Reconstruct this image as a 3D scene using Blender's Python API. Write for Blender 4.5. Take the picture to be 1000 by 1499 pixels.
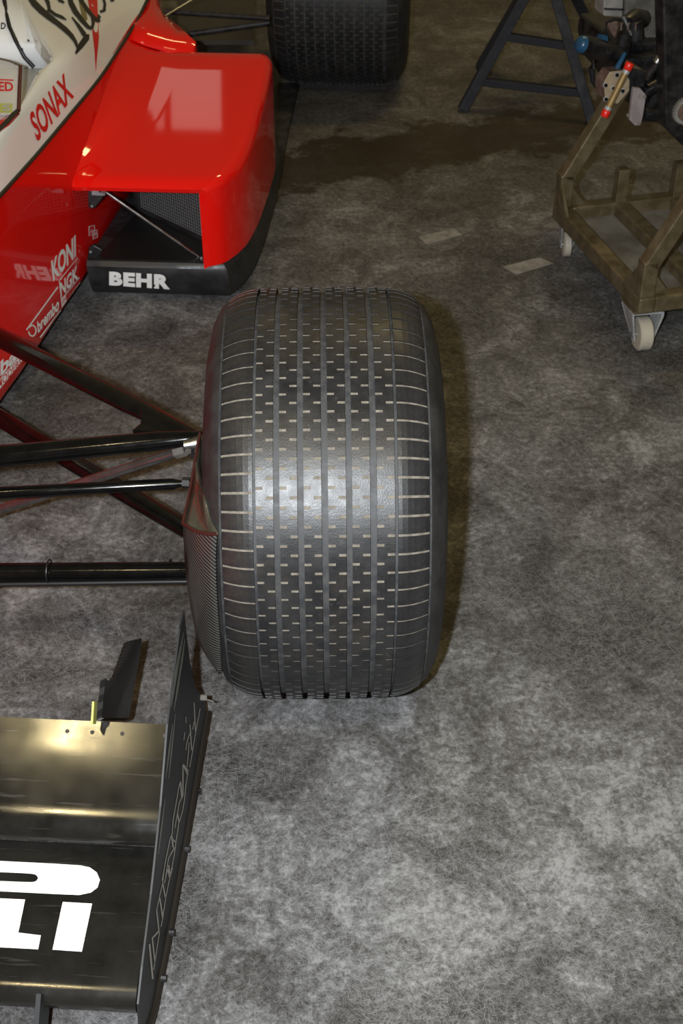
import bpy, bmesh, math, random
from math import sin, cos, tan, pi, radians, atan2, hypot
from mathutils import Vector, Matrix
from mathutils.bvhtree import BVHTree

for o in list(bpy.data.objects): bpy.data.objects.remove(o, do_unlink=True)
SC = bpy.context.scene
COL = SC.collection
random.seed(7)

# ------------------------------------------------------------------ camera
THETA, FPX, PSI = radians(37.0), 1960.0, radians(3.5)
CAM = Vector((0.123, -1.724, 1.59))
FW = Vector((-sin(PSI)*cos(THETA), cos(PSI)*cos(THETA), -sin(THETA)))
RT = Vector((cos(PSI), sin(PSI), 0))
UP = RT.cross(FW)
cd = bpy.data.cameras.new('camera'); cam = bpy.data.objects.new('camera', cd); COL.objects.link(cam)
cd.sensor_fit = 'HORIZONTAL'; cd.sensor_width = 36.0; cd.lens = FPX/1000*36.0
cd.clip_start = 0.05; cd.clip_end = 60
cam.matrix_world = Matrix(((RT.x, UP.x, -FW.x, CAM.x), (RT.y, UP.y, -FW.y, CAM.y), (RT.z, UP.z, -FW.z, CAM.z), (0, 0, 0, 1)))
cd.dof.use_dof = True; cd.dof.focus_distance = 1.85; cd.dof.aperture_fstop = 20
SC.camera = cam

# ------------------------------------------------------------------ world, lamps, exposure
w = bpy.data.worlds.new('hall_ambient'); SC.world = w; w.use_nodes = True
w.node_tree.nodes['Background'].inputs[0].default_value = (1.0, 0.79, 0.42, 1)
w.node_tree.nodes['Background'].inputs[1].default_value = 0.12
def area(name, loc, target, sx, sy, power, colr):
    l = bpy.data.lights.new(name, 'AREA'); l.shape = 'RECTANGLE'; l.size = sx; l.size_y = sy
    l.energy = power; l.color = colr
    o = bpy.data.objects.new(name, l); COL.objects.link(o); o.location = loc
    o.rotation_euler = (Vector(target)-Vector(loc)).to_track_quat('-Z', 'Y').to_euler()
    return o
# the photographer's flash gun, held to the left of the lens
fl = bpy.data.lights.new('flash_gun', 'POINT'); fl.energy = 300; fl.color = (0.90, 0.95, 1.0); fl.shadow_soft_size = 0.02
flo = bpy.data.objects.new('flash_gun', fl); COL.objects.link(flo)
flo.location = CAM - RT*0.112 + UP*0.02
# warm hall lamp under the ceiling, and two wide unseen ones added for ambient
area('overhead_light', (-1.35, -2.05, 4.2), (-1.35, -2.05, 0), 0.10, 0.10, 17, (1.0, 0.80, 0.42))
area('overhead_light', (0.9, 3.5, 4.2), (0.9, 3.5, 0), 1.2, 0.3, 36, (1.0, 0.77, 0.33))
area('overhead_light', (0.7, -2.4, 4.2), (0.7, -2.4, 0), 1.2, 0.3, 26, (1.0, 0.77, 0.33))
# high windows in the far gable
area('hall_window', (-1.75, 8.0, 5.2), (-1.75, 2.0, 1.0), 0.42, 0.56, .75, (1.0, 0.92, 0.80))
area('hall_window', (-2.14, 8.0, 5.2), (-2.14, 2.0, 1.0), 0.24, 0.56, 0.32, (1.0, 0.92, 0.80))
vs = SC.view_settings
SC.display_settings.display_device = 'sRGB'
vs.view_transform = 'Standard'; vs.look = 'None'; vs.gamma = 1.0; vs.use_curve_mapping = False
vs.exposure = 0.0

# ------------------------------------------------------------------ helpers
def ray(px, py): return (FW + RT*((px-500)/FPX) - UP*((py-749.5)/FPX))
def A(px, py, X=None, Y=None, Z=None):
    d = ray(px, py)
    for i, v in enumerate((X, Y, Z)):
        if v is not None: t = (v-CAM[i])/d[i]
    return CAM + d*t
def AP(px, py, p0, n):
    d = ray(px, py); p0 = Vector(p0); n = Vector(n)
    return CAM + d*((p0-CAM).dot(n)/d.dot(n))

class MB:
    def __init__(s): s.v = []; s.f = []; s.m = []
    def add(s, vs, fs, mi=0):
        b = len(s.v); s.v += [tuple(p) for p in vs]; s.f += [tuple(b+i for i in f) for f in fs]; s.m += [mi]*len(fs); return s
    def box(s, c, size, M=None, mi=0):
        c = Vector(c); hx, hy, hz = [q/2 for q in size]
        ps = [Vector((x, y, z)) for x in (-hx, hx) for y in (-hy, hy) for z in (-hz, hz)]
        if M: ps = [M @ p for p in ps]
        return s.add([c+p for p in ps], [(0,1,3,2),(4,6,7,5),(0,4,5,1),(2,3,7,6),(0,2,6,4),(1,5,7,3)], mi)
    def bar(s, a, b, wd, ht, upv=(0,0,1), mi=0):
        a = Vector(a); b = Vector(b); d = (b-a).normalized(); side = d.cross(Vector(upv)).normalized(); u = side.cross(d)
        ps = [p + side*(i*wd/2) + u*(j*ht/2) for p in (a, b) for i, j in ((-1,-1),(1,-1),(1,1),(-1,1))]
        return s.add(ps, [(3,2,1,0),(4,5,6,7),(0,1,5,4),(1,2,6,5),(2,3,7,6),(3,0,4,7)], mi)
    def tube(s, pts, r, n=12, upv=(0,0,1), flat=1.0, mi=0, caps=True):
        pts = [Vector(p) for p in pts]; rs = r if isinstance(r, (list, tuple)) else [r]*len(pts)
        rings = []
        for i, p in enumerate(pts):
            d = (pts[min(i+1, len(pts)-1)]-pts[max(i-1, 0)]).normalized()
            u0 = Vector(upv)
            if abs(d.dot(u0)) > .97: u0 = Vector((1, 0, 0))
            sd = d.cross(u0).normalized(); u = sd.cross(d)
            rings.append([p + sd*(rs[i]*cos(2*pi*k/n)) + u*(rs[i]*flat*sin(2*pi*k/n)) for k in range(n)])
        vs = [q for rg in rings for q in rg]; fs = []
        for i in range(len(pts)-1):
            for k in range(n): fs.append((i*n+k, i*n+(k+1) % n, (i+1)*n+(k+1) % n, (i+1)*n+k))
        if caps: fs += [tuple(range(n-1, -1, -1)), tuple((len(pts)-1)*n+k for k in range(n))]
        return s.add(vs, fs, mi)
    def prism(s, pts, off, mi=0):
        """closed outline of 3-D points extruded by the vector off"""
        pts = [Vector(p) for p in pts]; n = len(pts); off = Vector(off)
        return s.add(pts+[p+off for p in pts], [tuple(range(n-1, -1, -1)), tuple(range(n, 2*n))]+[(i, (i+1) % n, n+(i+1) % n, n+i) for i in range(n)], mi)
    def grid(s, rows, mi=0, closed=False):
        n = len(rows[0]); vs = [p for r in rows for p in r]; fs = []
        for i in range(len(rows)-1):
            for k in range(n if closed else n-1): fs.append((i*n+k, i*n+(k+1) % n, (i+1)*n+(k+1) % n, (i+1)*n+k))
        return s.add(vs, fs, mi)
    def build(s, name, mats, parent=None, smooth=None, fix=True, bevel=0, seg=2, solid=0, solid_off=-1):
        me = bpy.data.meshes.new(name); me.from_pydata(s.v, [], s.f)
        mats = mats if isinstance(mats, (list, tuple)) else [mats]
        for m in mats: me.materials.append(m)
        me.polygons.foreach_set('material_index', s.m)
        if fix:
            bm = bmesh.new(); bm.from_mesh(me); bmesh.ops.recalc_face_normals(bm, faces=bm.faces); bm.to_mesh(me); bm.free()
        o = bpy.data.objects.new(name, me); COL.objects.link(o)
        if solid: md = o.modifiers.new('s', 'SOLIDIFY'); md.thickness = solid; md.offset = solid_off
        if bevel: md = o.modifiers.new('b', 'BEVEL'); md.width = bevel; md.segments = seg; md.limit_method = 'ANGLE'; md.angle_limit = radians(35)
        if smooth is not None:
            me.polygons.foreach_set('use_smooth', [True]*len(me.polygons))
            bm = bmesh.new(); bm.from_mesh(me)
            for e in bm.edges:
                if len(e.link_faces) == 2 and e.calc_face_angle(0) > radians(smooth): e.smooth = False
            bm.to_mesh(me); bm.free()
        if parent: put(o, parent)
        return o
def world_of(o):
    M = o.matrix_basis.copy()
    while o.parent: o = o.parent; M = o.matrix_basis @ M
    return M
def put(o, parent):
    """parent while keeping the mesh where it was modelled in world space"""
    o.parent = parent; o.matrix_parent_inverse = Matrix(); inv = world_of(parent).inverted()
    o.matrix_basis = inv @ o.matrix_basis
def empty(name, loc, label=None, cat=None):
    o = bpy.data.objects.new(name, None); COL.objects.link(o); o.location = loc; o.empty_display_size = .1
    if label: o['label'] = label
    if cat: o['category'] = cat
    return o
def lab(o, s): o['label'] = s; return o

def bvh_of(o):
    dg = bpy.context.evaluated_depsgraph_get(); bpy.context.view_layer.update(); dg.update()
    ev = o.evaluated_get(dg); me = ev.to_mesh(); Mw = world_of(o)
    t = BVHTree.FromPolygons([Mw @ v.co for v in me.vertices], [tuple(p.vertices) for p in me.polygons]); ev.to_mesh_clear(); return t
BV = {}
def stick(o, px, py, off=.0012):
    if o.name not in BV: BV[o.name] = bvh_of(o)
    d = ray(px, py).normalized(); loc, nrm, i, dist = BV[o.name].ray_cast(CAM, d)
    if loc is None: return None
    if nrm.dot(d) > 0: nrm = -nrm
    return loc+nrm*off
# ------------------------------------------------------------------ materials
def mat(name, colr, rough=.5, metal=0, coat=0, spec=.5, **k):
    m = bpy.data.materials.new(name); m.use_nodes = True; b = m.node_tree.nodes['Principled BSDF']
    b.inputs['Base Color'].default_value = (*colr, 1); b.inputs['Roughness'].default_value = rough
    b.inputs['Metallic'].default_value = metal; b.inputs['Coat Weight'].default_value = coat
    b.inputs['Coat Roughness'].default_value = .03; b.inputs['Specular IOR Level'].default_value = spec
    return m
class NT:
    def __init__(s, m): s.m = m; s.t = m.node_tree; s.b = s.t.nodes['Principled BSDF']; s.tc = s.t.nodes.new('ShaderNodeTexCoord')
    def n(s, typ, **k):
        nd = s.t.nodes.new('ShaderNode'+typ)
        for a, v in k.items(): setattr(nd, a, v)
        return nd
    def l(s, a, b): s.t.links.new(a, b)
    def mp(s, vec, rot=(0,0,0), scale=(1,1,1), loc=(0,0,0)):
        m = s.n('Mapping'); m.inputs['Rotation'].default_value = rot; m.inputs['Scale'].default_value = scale; m.inputs['Location'].default_value = loc
        s.l(vec, m.inputs[0]); return m.outputs[0]
    def noise(s, vec, scale, detail=4, rough=.5, dist=0):
        n = s.n('TexNoise'); n.inputs['Scale'].default_value = scale; n.inputs['Detail'].default_value = detail
        n.inputs['Roughness'].default_value = rough; n.inputs['Distortion'].default_value = dist; s.l(vec, n.inputs['Vector']); return n.outputs['Fac']
    def ramp(s, fac, stops):
        r = s.n('ValToRGB'); e = r.color_ramp.elements
        while len(e) < len(stops): e.new(.5)
        for q, (p, c) in zip(e, stops):
            q.position = p; q.color = (c, c, c, 1) if not isinstance(c, tuple) else (*c, 1)
        s.l(fac, r.inputs[0]); return r.outputs[0]
    def math(s, op, a, b=None, clamp=False):
        m = s.n('Math', operation=op); m.use_clamp = clamp
        for i, v in enumerate((a, b)):
            if v is None: continue
            if isinstance(v, (int, float)): m.inputs[i].default_value = v
            else: s.l(v, m.inputs[i])
        return m.outputs[0]
    def mix(s, fac, a, b):
        m = s.n('Mix', data_type='RGBA')
        for i, v in ((0, fac), (6, a), (7, b)):
            if isinstance(v, tuple): m.inputs[i].default_value = (*v, 1)
            elif isinstance(v, (int, float)): m.inputs[i].default_value = v
            else: s.l(v, m.inputs[i])
        return m.outputs[2]
    def bump(s, h, strength, dist=.002):
        b = s.n('Bump'); b.inputs['Strength'].default_value = strength; b.inputs['Distance'].default_value = dist
        s.l(h, b.inputs['Height']); s.l(b.outputs[0], s.b.inputs['Normal'])

def worn(name, colr, colr2, scale, rough=.5, rvar=.15, metal=0, coat=0, detail=5, lo=.4, hi=.62):
    m = mat(name, colr, rough, metal, coat); t = NT(m)
    f = t.ramp(t.noise(t.tc.outputs['Object'], scale, detail, .6), [(lo, 0.0), (hi, 1.0)])
    t.l(t.mix(f, colr, colr2), t.b.inputs['Base Color'])
    t.l(t.math('ADD', t.math('MULTIPLY', f, rvar), rough), t.b.inputs['Roughness'])
    return m

def make_floor():
    m = mat('scratched_concrete', (.1, .1, .1), .62, spec=.3); t = NT(m); P = t.tc.outputs['Object']
    big = t.noise(t.mp(P, loc=(3.1, 1.7, 0)), 1.9, 5, .55, .6)
    mid = t.noise(t.mp(P, loc=(9, 4, 0)), 7.5, 14, .76, .7)
    speck = t.noise(t.mp(P, loc=(2, 7, 0)), 75, 9, .80, .3)
    fine = t.noise(P, 210, 5, .75)
    v = t.math('ADD', t.math('MULTIPLY', t.math('SUBTRACT', big, .5), 1.15), t.math('MULTIPLY', t.math('SUBTRACT', mid, .5), 2.1))
    v = t.math('ADD', v, t.math('MULTIPLY', t.math('SUBTRACT', speck, .5), 2.0))
    v = t.math('ADD', v, t.math('MULTIPLY', t.math('SUBTRACT', fine, .5), .45))
    v = t.math('ADD', v, .5, True)
    base = t.ramp(v, [(.10, (.016, .0148, .0135)), (.34, (.042, .040, .0382)), (.54, (.080, .0778, .0760)), (.72, (.140, .1385, .1375)), (.96, (.262, .261, .260))])
    # scratches: stretched noise in many directions
    warp = t.n('TexNoise'); warp.inputs['Scale'].default_value = 4.0; warp.inputs['Detail'].default_value = 3; t.l(P, warp.inputs['Vector'])
    wv = t.n('VectorMath', operation='MULTIPLY_ADD'); t.l(warp.outputs['Color'], wv.inputs[0]); wv.inputs[1].default_value = (.06, .06, 0); t.l(P, wv.inputs[2])
    acc = None
    for k, (ang, sx, sy, lo) in enumerate([(12, 22, 300, .63), (-35, 26, 340, .635), (62, 20, 300, .64), (98, 24, 340, .635), (145, 30, 380, .635), (35, 40, 480, .64), (170, 44, 520, .64),
                                          (28, 5, 210, .675), (-68, 5, 220, .68), (118, 4, 240, .68), (52, 3, 260, .69), (80, 55, 600, .645), (-10, 60, 640, .645)]):
        q = t.mp(wv.outputs[0] if k % 3 else P, rot=(0, 0, radians(ang)), scale=(1/(sx*1.5), 1/(sy*2.1), 1), loc=(k*.37, k*.19, 0)); q.node.vector_type = 'TEXTURE'
        n = t.noise(q, 1.0, 1.5, .5)
        s = t.ramp(n, [(lo, 0.0), (lo+.035, 1.0)])
        acc = s if acc is None else t.math('MAXIMUM', acc, s)
    patch = t.ramp(t.noise(t.mp(P, loc=(5, 2, 0)), 3.0, 7, .7), [(.36, .15), (.58, 1.0)])
    acc = t.math('MULTIPLY', acc, patch)
    base = t.mix(t.math('MULTIPLY', acc, .46), base, (.30, .299, .298))
    # brown stain patches, and light falloff painted as ragged brown further in
    sx = t.n('SeparateXYZ'); t.l(P, sx.inputs[0])
    wob = t.math('MULTIPLY', t.math('SUBTRACT', t.noise(P, 2.4, 8, .68), .5), 1.0)
    film = t.ramp(t.noise(t.mp(P, loc=(1.3, 8, 0)), 1.1, 8, .65), [(.40, 0.0), (.62, 1.0)])
    far = t.math('SUBTRACT', t.math('ADD', sx.outputs[1], t.math('MULTIPLY', wob, 2.4)), 1.35, True)
    far = t.math('MAXIMUM', t.math('MULTIPLY', far, .55), t.math('MULTIPLY', film, .14))
    base = t.mix(far, base, t.mix(.30, (.060, .047, .033), base))
    # dark dried spill running across behind the wheel
    wob2 = t.math('MULTIPLY', t.math('SUBTRACT', t.noise(P, 4.5, 9, .72), .5), .95)
    d = t.math('SUBTRACT', sx.outputs[1], t.math('ADD', t.math('MULTIPLY', sx.outputs[0], .48), 2.20))
    band = t.math('SUBTRACT', 1.0, t.math('DIVIDE', t.math('ABSOLUTE', t.math('ADD', d, wob2)), .24), True)
    band = t.math('MULTIPLY', t.ramp(band, [(.08, 0.0), (.40, 1.0)]), .85)
    base = t.mix(band, base, (.026, .016, .007))
    t.l(base, t.b.inputs['Base Color'])
    t.l(t.math('SUBTRACT', t.math('SUBTRACT', .72, t.math('MULTIPLY', mid, .25)), t.math('MULTIPLY', band, .15)), t.b.inputs['Roughness'])
    t.bump(t.math('ADD', t.math('MULTIPLY', fine, .5), t.math('MULTIPLY', acc, .6)), .25, .0015)
    return m

M = {}
M['floor'] = make_floor()
def rubber():
    m = mat('tyre_rubber', (.018, .018, .020), .42); t = NT(m); P = t.tc.outputs['Object']
    f = t.ramp(t.noise(P, 26, 6, .65), [(.38, 0.0), (.68, 1.0)])
    c_ = t.mix(f, (.0085, .0085, .0095), (.022, .0215, .022))
    c_ = t.mix(t.math('MULTIPLY', t.ramp(t.noise(t.mp(P, loc=(4, 1, 2)), 11, 8, .7), [(.52, 0.0), (.70, 1.0)]), .8), c_, (.034, .028, .020))
    c_ = t.mix(t.math('MULTIPLY', t.ramp(t.noise(t.mp(P, loc=(1, 5, 3)), 70, 6, .8), [(.60, 0.0), (.74, 1.0)]), .6), c_, (.075, .072, .068))
    t.l(c_, t.b.inputs['Base Color'])
    n = t.noise(P, 420, 3, .6)
    t.l(t.math('ADD', t.math('MULTIPLY', t.noise(P, 60, 5, .6), .22), .30), t.b.inputs['Roughness'])
    t.bump(n, .35, .0006); return m
M['rubber'] = rubber()
M['groove'] = worn('dusty_groove_rubber', (.028, .0285, .031), (.050, .0485, .047), 60, .55)
M['dust'] = worn('pale_groove_dust', (.13, .112, .088), (.21, .185, .148), 90, .8)
M['dust_dark'] = worn('dark_groove_dust', (.06, .052, .042), (.09, .078, .062), 90, .8)
M['sidewall'] = worn('sidewall_rubber', (.015, .0145, .015), (.027, .026, .025), 18, .5)
def paint(name, colr, spec=.5, rough=.22):
    m = mat(name, colr, .5, 0, 1.0, .06); t = NT(m)
    t.bump(t.noise(t.tc.outputs['Object'], 9, 2, .5), .02, .01); m.node_tree.nodes['Principled BSDF'].inputs['Coat Roughness'].default_value = .04
    return m
M['red'] = paint('red_paint', (.75, .006, .003))
M['white'] = paint('cream_white_paint', (.83, .81, .75))
M['black_gloss'] = worn('black_gloss_lacquer', (.0025, .0025, .0025), (.004, .004, .004), 30, .13, .06, 0, .05)
M['black_gloss'].node_tree.nodes['Principled BSDF'].inputs['Specular IOR Level'].default_value = .28
M['black_satin'] = worn('black_satin_skirt', (.012, .012, .013), (.022, .022, .023), 22, .38, .2)
M['seam'] = mat('dark_seam', (.02, .016, .008), .5)
M['decal_white'] = mat('white_decal', (.82, .82, .80), .35)
M['decal_red'] = mat('red_decal', (.62, .02, .015), .35)
M['decal_black'] = mat('black_decal', (.010, .010, .010), .35)
M['decal_olive'] = mat('olive_decal', (.22, .18, .07), .4)
M['decal_grey'] = mat('grey_outline_decal', (.42, .40, .36), .4)
M['steel'] = worn('bright_steel', (.55, .54, .52), (.35, .34, .33), 60, .25, .2, 1)
M['alloy'] = worn('grey_alloy', (.42, .42, .44), (.30, .29, .30), 40, .45, .1, .6)
def carbon(name, scale, rot, c1, c2):
    m = mat(name, c1, .36, 0, .2, .3); t = NT(m)
    w = t.n('TexWave', wave_type='BANDS', bands_direction='X'); w.inputs['Scale'].default_value = scale; w.inputs['Distortion'].default_value = 0
    t.l(t.mp(t.tc.outputs['Object'], rot=rot), w.inputs['Vector'])
    f = t.ramp(w.outputs['Fac'], [(.45, 0.0), (.55, 1.0)])
    t.l(t.mix(f, c1, c2), t.b.inputs['Base Color']); t.bump(w.outputs['Fac'], .25, .0006)
    return m
M['carbon_duct'] = carbon('carbon_twill_duct', 62, (0, radians(70), 0), (.008, .008, .007), (.066, .062, .056))
M['carbon_vane'] = carbon('carbon_twill_vane', 50, (radians(30), 0, radians(50)), (.005, .005, .005), (.022, .021, .020))
M['duct_lip'] = worn('smoky_resin_lip', (.035, .032, .022), (.06, .055, .04), 30, .18, .1, 0, .8)
def wing():
    m = mat('scuffed_black_wing', (.006, .006, .005), .2, 0, .12, .5); t = NT(m); P = t.tc.outputs['Object']
    s = t.ramp(t.noise(t.mp(P, rot=(0, 0, radians(8)), scale=(9, 160, 9)), 1, 3, .6), [(.60, 0.0), (.72, 1.0)])
    bl = t.ramp(t.noise(P, 14, 6, .65), [(.30, 0.0), (.85, 1.0)])
    f = t.math('MULTIPLY', t.math('MAXIMUM', s, t.math('MULTIPLY', bl, .45)), .6)
    t.l(t.mix(f, (.0055, .0055, .005), (.055, .052, .046)), t.b.inputs['Base Color'])
    t.l(t.math('ADD', t.math('MULTIPLY', bl, .16), .10), t.b.inputs['Roughness'])
    m.node_tree.nodes['Principled BSDF'].inputs['Coat Roughness'].default_value = .14
    return m
M['wing'] = wing()
M['plate'] = worn('matt_black_plate', (.011, .012, .013), (.015, .016, .017), 6, .5, .1)
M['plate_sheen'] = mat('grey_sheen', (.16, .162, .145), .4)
M['yellow'] = mat('yellow_strip', (.42, .42, .10), .5)
M['trolley'] = worn('bronze_painted_steel', (.105, .080, .042), (.16, .128, .076), 24, .32, .15, .4)
M['trolley_tray'] = worn('dull_tray_sheet', (.10, .092, .076), (.17, .158, .14), 9, .5)
M['caster'] = worn('galvanised_fork', (.42, .43, .44), (.30, .30, .30), 40, .4, .2, .3)
M['caster_wheel'] = mat('cream_nylon', (.40, .36, .29), .5)
M['stand'] = worn('navy_black_enamel', (.007, .008, .013), (.011, .012, .018), 18, .65)
M['engine_black'] = worn('black_engine', (.006, .006, .007), (.018, .017, .017), 30, .3, .25)
M['engine_grey'] = worn('cast_grey', (.075, .068, .056), (.12, .11, .095), 30, .6)
M['engine_pale'] = worn('pale_alloy', (.24, .23, .21), (.17, .16, .145), 30, .5)
M['pump_face'] = worn('tan_cast_face', (.34, .27, .18), (.26, .20, .13), 60, .45)
M['pump_side'] = worn('brown_cast_side', (.10, .06, .045), (.15, .10, .08), 50, .5)
M['brass'] = worn('brass_pipe', (.36, .25, .10), (.28, .19, .08), 50, .35, .1, .5)
M['socket'] = mat('dark_socket', (.006, .005, .004), .9, spec=.1)
M['cap_red'] = mat('red_plastic', (.70, .02, .01), .35)
M['cap_blue'] = mat('blue_anodised', (.012, .060, .125), .3)
M['bracket'] = worn('mauve_grey_plate', (.22, .18, .19), (.28, .24, .24), 30, .5)
M['tape'] = worn('worn_grey_tape', (.25, .244, .23), (.16, .154, .143), 30, .6)
M['grille'] = mat('grille_wire', (.20, .20, .19), .4, .2)
M['core'] = worn('radiator_core', (.008, .008, .008), (.02, .02, .02), 90, .6)
M['screen'] = mat('clear_screen', (.93, .90, .86), .08)
b = M['screen'].node_tree.nodes['Principled BSDF']; b.inputs['Alpha'].default_value = .30
M['inner'] = paint('white_inner_panel', (.82, .83, .84))
M['hose'] = mat('black_hose', (.010, .010, .011), .4)
M['rubber_dark'] = mat('black_rubber_strip', (.012, .010, .008), .5)

# ------------------------------------------------------------------ the setting
fb = MB(); fb.add([(-9, -6, 0), (9, -6, 0), (9, 12, 0), (-9, 12, 0)], [(0, 1, 2, 3)])
fo = fb.build('floor', M['floor'], fix=False); fo['kind'] = 'structure'; fo['label'] = 'scratched and stained grey concrete floor'

CARN = 'red and white single-seat racing car with black front wing and treaded tyres'
car = empty('race_car', (-0.95, 1.2, 0), CARN, 'race car')

# ------------------------------------------------------------------ wheels
def make_wheel(name, hub, R, W, TW, layout, N, steer, camber=0, blocks=True):
    """layout: [(t0, t1)...] ribs in 0..1 over the tread width; first and last are the shoulders"""
    DUST = M['dust'] if blocks else M['dust_dark']
    H = TW/2; DP = .0085
    def rad(u):
        a = abs(u)/H
        d = .0035*a*a
        if a > .70: d += .0135*((a-.70)/.30)**2
        return R-d
    def S(u, th, h=0):
        return Vector((u, (rad(u)+h)*cos(th), (rad(u)+h)*sin(th)))
    seg = N*2
    prof = []
    re = R-.017
    side = [(W/2*.885, re-.012), (W/2*.905, re-.020), (W/2*.945, re-.032), (W/2*.985, re-.060), (W/2, re-.085), (W/2*.985, re-.112), (W/2*.94, re-.135), (W/2*.90, .172), (W/2*.90, .165)]
    nU = 24
    cen = [(H*(-1+2*i/nU), rad(H*(-1+2*i/nU))-DP) for i in range(nU+1)]
    prof = [(-u, r) for u, r in reversed(side)] + [(-H-.0035, re-.004), (-H-.001, re-.0055)] + cen + [(H+.001, re-.0055), (H+.0035, re-.004)] + side
    mb = MB(); rows = []
    for k in range(seg):
        th = 2*pi*k/seg
        rows.append([Vector((u, r*cos(th), r*sin(th))) for u, r in prof])
    rows.append(rows[0]); n = len(prof); base = [p for rr in rows[:-1] for p in rr]; fs = []; ms = []
    for k in range(seg):
        for i in range(n-1):
            fs.append((k*n+i, k*n+i+1, ((k+1) % seg)*n+i+1, ((k+1) % seg)*n+i))
            ui = (prof[i][0]+prof[i+1][0])/2; ms.append(0 if abs(ui) < H+.004 else 1)
    mb.v = [tuple(p) for p in base]; mb.f = fs; mb.m = ms
    o = mb.build(name, [M['groove'], M['sidewall']], smooth=40)
    o.matrix_basis = Matrix.Translation(hub) @ Matrix.Rotation(steer, 4, 'Z') @ Matrix.Rotation(camber, 4, 'Y')
    put(o, car)
    pitch = 2*pi/N; sip = .0045/R
    U = lambda t: -H+2*H*t
    # centre ribs with alternating half slits
    for t0, t1 in layout[1:-1]:
        cols = [U(t0), U(t0+(t1-t0)*.40), U(t0+(t1-t0)*.58), U(t1)]
        stops = []
        for k in range(N):
            a = k*pitch
            stops += [(a, 'L'), (a+sip, ''), (a+pitch*.5, 'R'), (a+pitch*.5+sip, '')]
        K = len(stops); r = MB(); mass = MB()
        top = [[S(u, s[0]) for u in cols] for s in stops]; bot = [[S(u, s[0], -DP) for u in cols] for s in stops]
        solid = [[not ((s[1] == 'L' and c == 0) or (s[1] == 'R' and c == 2)) for c in range(3)] for s in stops]
        vs = [p for i in range(K) for p in top[i]+bot[i]]
        T = lambda i, c: (i % K)*8+c
        B = lambda i, c: (i % K)*8+4+c
        fs = []; ms = []
        dustv = []
        for i in range(K):
            for c in range(3):
                if solid[i][c]:
                    fs.append((T(i, c), T(i, c+1), T(i+1, c+1), T(i+1, c))); ms.append(0)
                    if not solid[(i-1) % K][c]: fs.append((T(i, c), B(i, c), B(i, c+1), T(i, c+1))); ms.append(0)
                    if not solid[(i+1) % K][c]: fs.append((T(i+1, c), T(i+1, c+1), B(i+1, c+1), B(i+1, c))); ms.append(0)
                    if c == 0 or not solid[i][c-1]: fs.append((T(i, c), T(i+1, c), B(i+1, c), B(i, c))); ms.append(0)
                    if c == 2 or not solid[i][c+1]: fs.append((T(i, c+1), B(i, c+1), B(i+1, c+1), T(i+1, c+1))); ms.append(0)
                else:
                    a0, a1 = stops[i][0], stops[(i+1) % K][0]
                    if a1 < a0: a1 += 2*pi
                    b0 = len(vs)
                    ca, cb = cols[c], cols[c+1]
                    vs += [S(ca, a0, -.0022), S(cb, a0, -.0022), S(cb, a1, -.0022), S(ca, a1, -.0022)]
                    fs.append((b0, b0+1, b0+2, b0+3)); ms.append(1)
        r.v = [tuple(p) for p in vs]; r.f = fs; r.m = ms
        ro = r.build('tread_rib', [M['rubber'], DUST], fix=False)
        bm = bmesh.new(); bm.from_mesh(ro.data)
        for f in bm.faces:
            c_ = f.calc_center_median(); nrm = f.normal
            if len(f.verts) == 4 and abs(nrm.dot(Vector((0, c_.y, c_.z)).normalized())) > .7 and nrm.dot(Vector((0, c_.y, c_.z))) < 0: f.normal_flip()
        bm.to_mesh(ro.data); bm.free()
        ro.parent = o
    # shoulder blocks, one object each
    for side_i, (t0, t1) in ((0, layout[0]), (1, layout[-1])):
        us = [U(t0+(t1-t0)*q) for q in (0, .12, .3, .5, .7, .88, 1)]
        gap = .0036/R; nt = 4
        q = MB(); tops = []; bots = []
        for j in range(nt):
            a = gap + (pitch-gap)*j/(nt-1)
            tops.append([S(u, a) for u in us]); bots.append([S(u, a, -DP) for u in us])
        q.grid(tops)
        q.grid([bots[0], tops[0]]); q.grid([tops[-1], bots[-1]])
        q.grid([[tops[j][0] for j in range(nt)], [bots[j][0] for j in range(nt)]]); q.grid([[bots[j][-1] for j in range(nt)], [tops[j][-1] for j in range(nt)]])
        q.grid([[S(u, 0, -.0022) for u in us], [S(u, gap, -.0022) for u in us]], mi=1)
        ph = (.25, .52)[side_i]*pitch
        if blocks:
            b0 = q.build('shoulder_block', [M['rubber'], DUST], fix=True)
            b0.parent = o; b0.matrix_basis = Matrix.Rotation(ph, 4, 'X')
            for k in range(1, N):
                c = b0.copy(); COL.objects.link(c); c.parent = o; c.matrix_basis = Matrix.Rotation(ph+k*pitch, 4, 'X')
        else:
            full = MB()
            for k in range(N):
                Rm = Matrix.Rotation(ph+k*pitch, 3, 'X'); bse = len(full.v)
                full.v += [tuple(Rm @ Vector(p)) for p in q.v]; full.f += [tuple(bse+i for i in f) for f in q.f]; full.m += q.m
            rr = full.build('shoulder_rib', [M['rubber'], DUST]); rr.parent = o
    # rim and hub inside the tyre
    rim = MB()
    rp = [(-W/2*.9, .172), (-W/2*.92, .166), (-W/2*.86, .158), (-W/2*.5, .150), (W/2*.5, .150), (W/2*.86, .158), (W/2*.92, .166), (W/2*.9, .172)]
    rim.grid([[Vector((u, r*cos(2*pi*k/48), r*sin(2*pi*k/48))) for u, r in rp] for k in range(49)])
    rim.tube([(-.02, 0, 0), (.0, 0, 0), (.05, 0, 0)], [.151, .151, .151], 48)
    rim.tube([(.05, 0, 0), (.09, 0, 0)], .045, 24)
    ri = rim.build('wheel_rim', M['alloy'], smooth=40); ri.parent = o
    return o
LF = [(0, .153), (.168, .252), (.282, .366), (.397, .481), (.513, .598), (.628, .713), (.746, .831), (.848, 1.0)]
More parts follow.
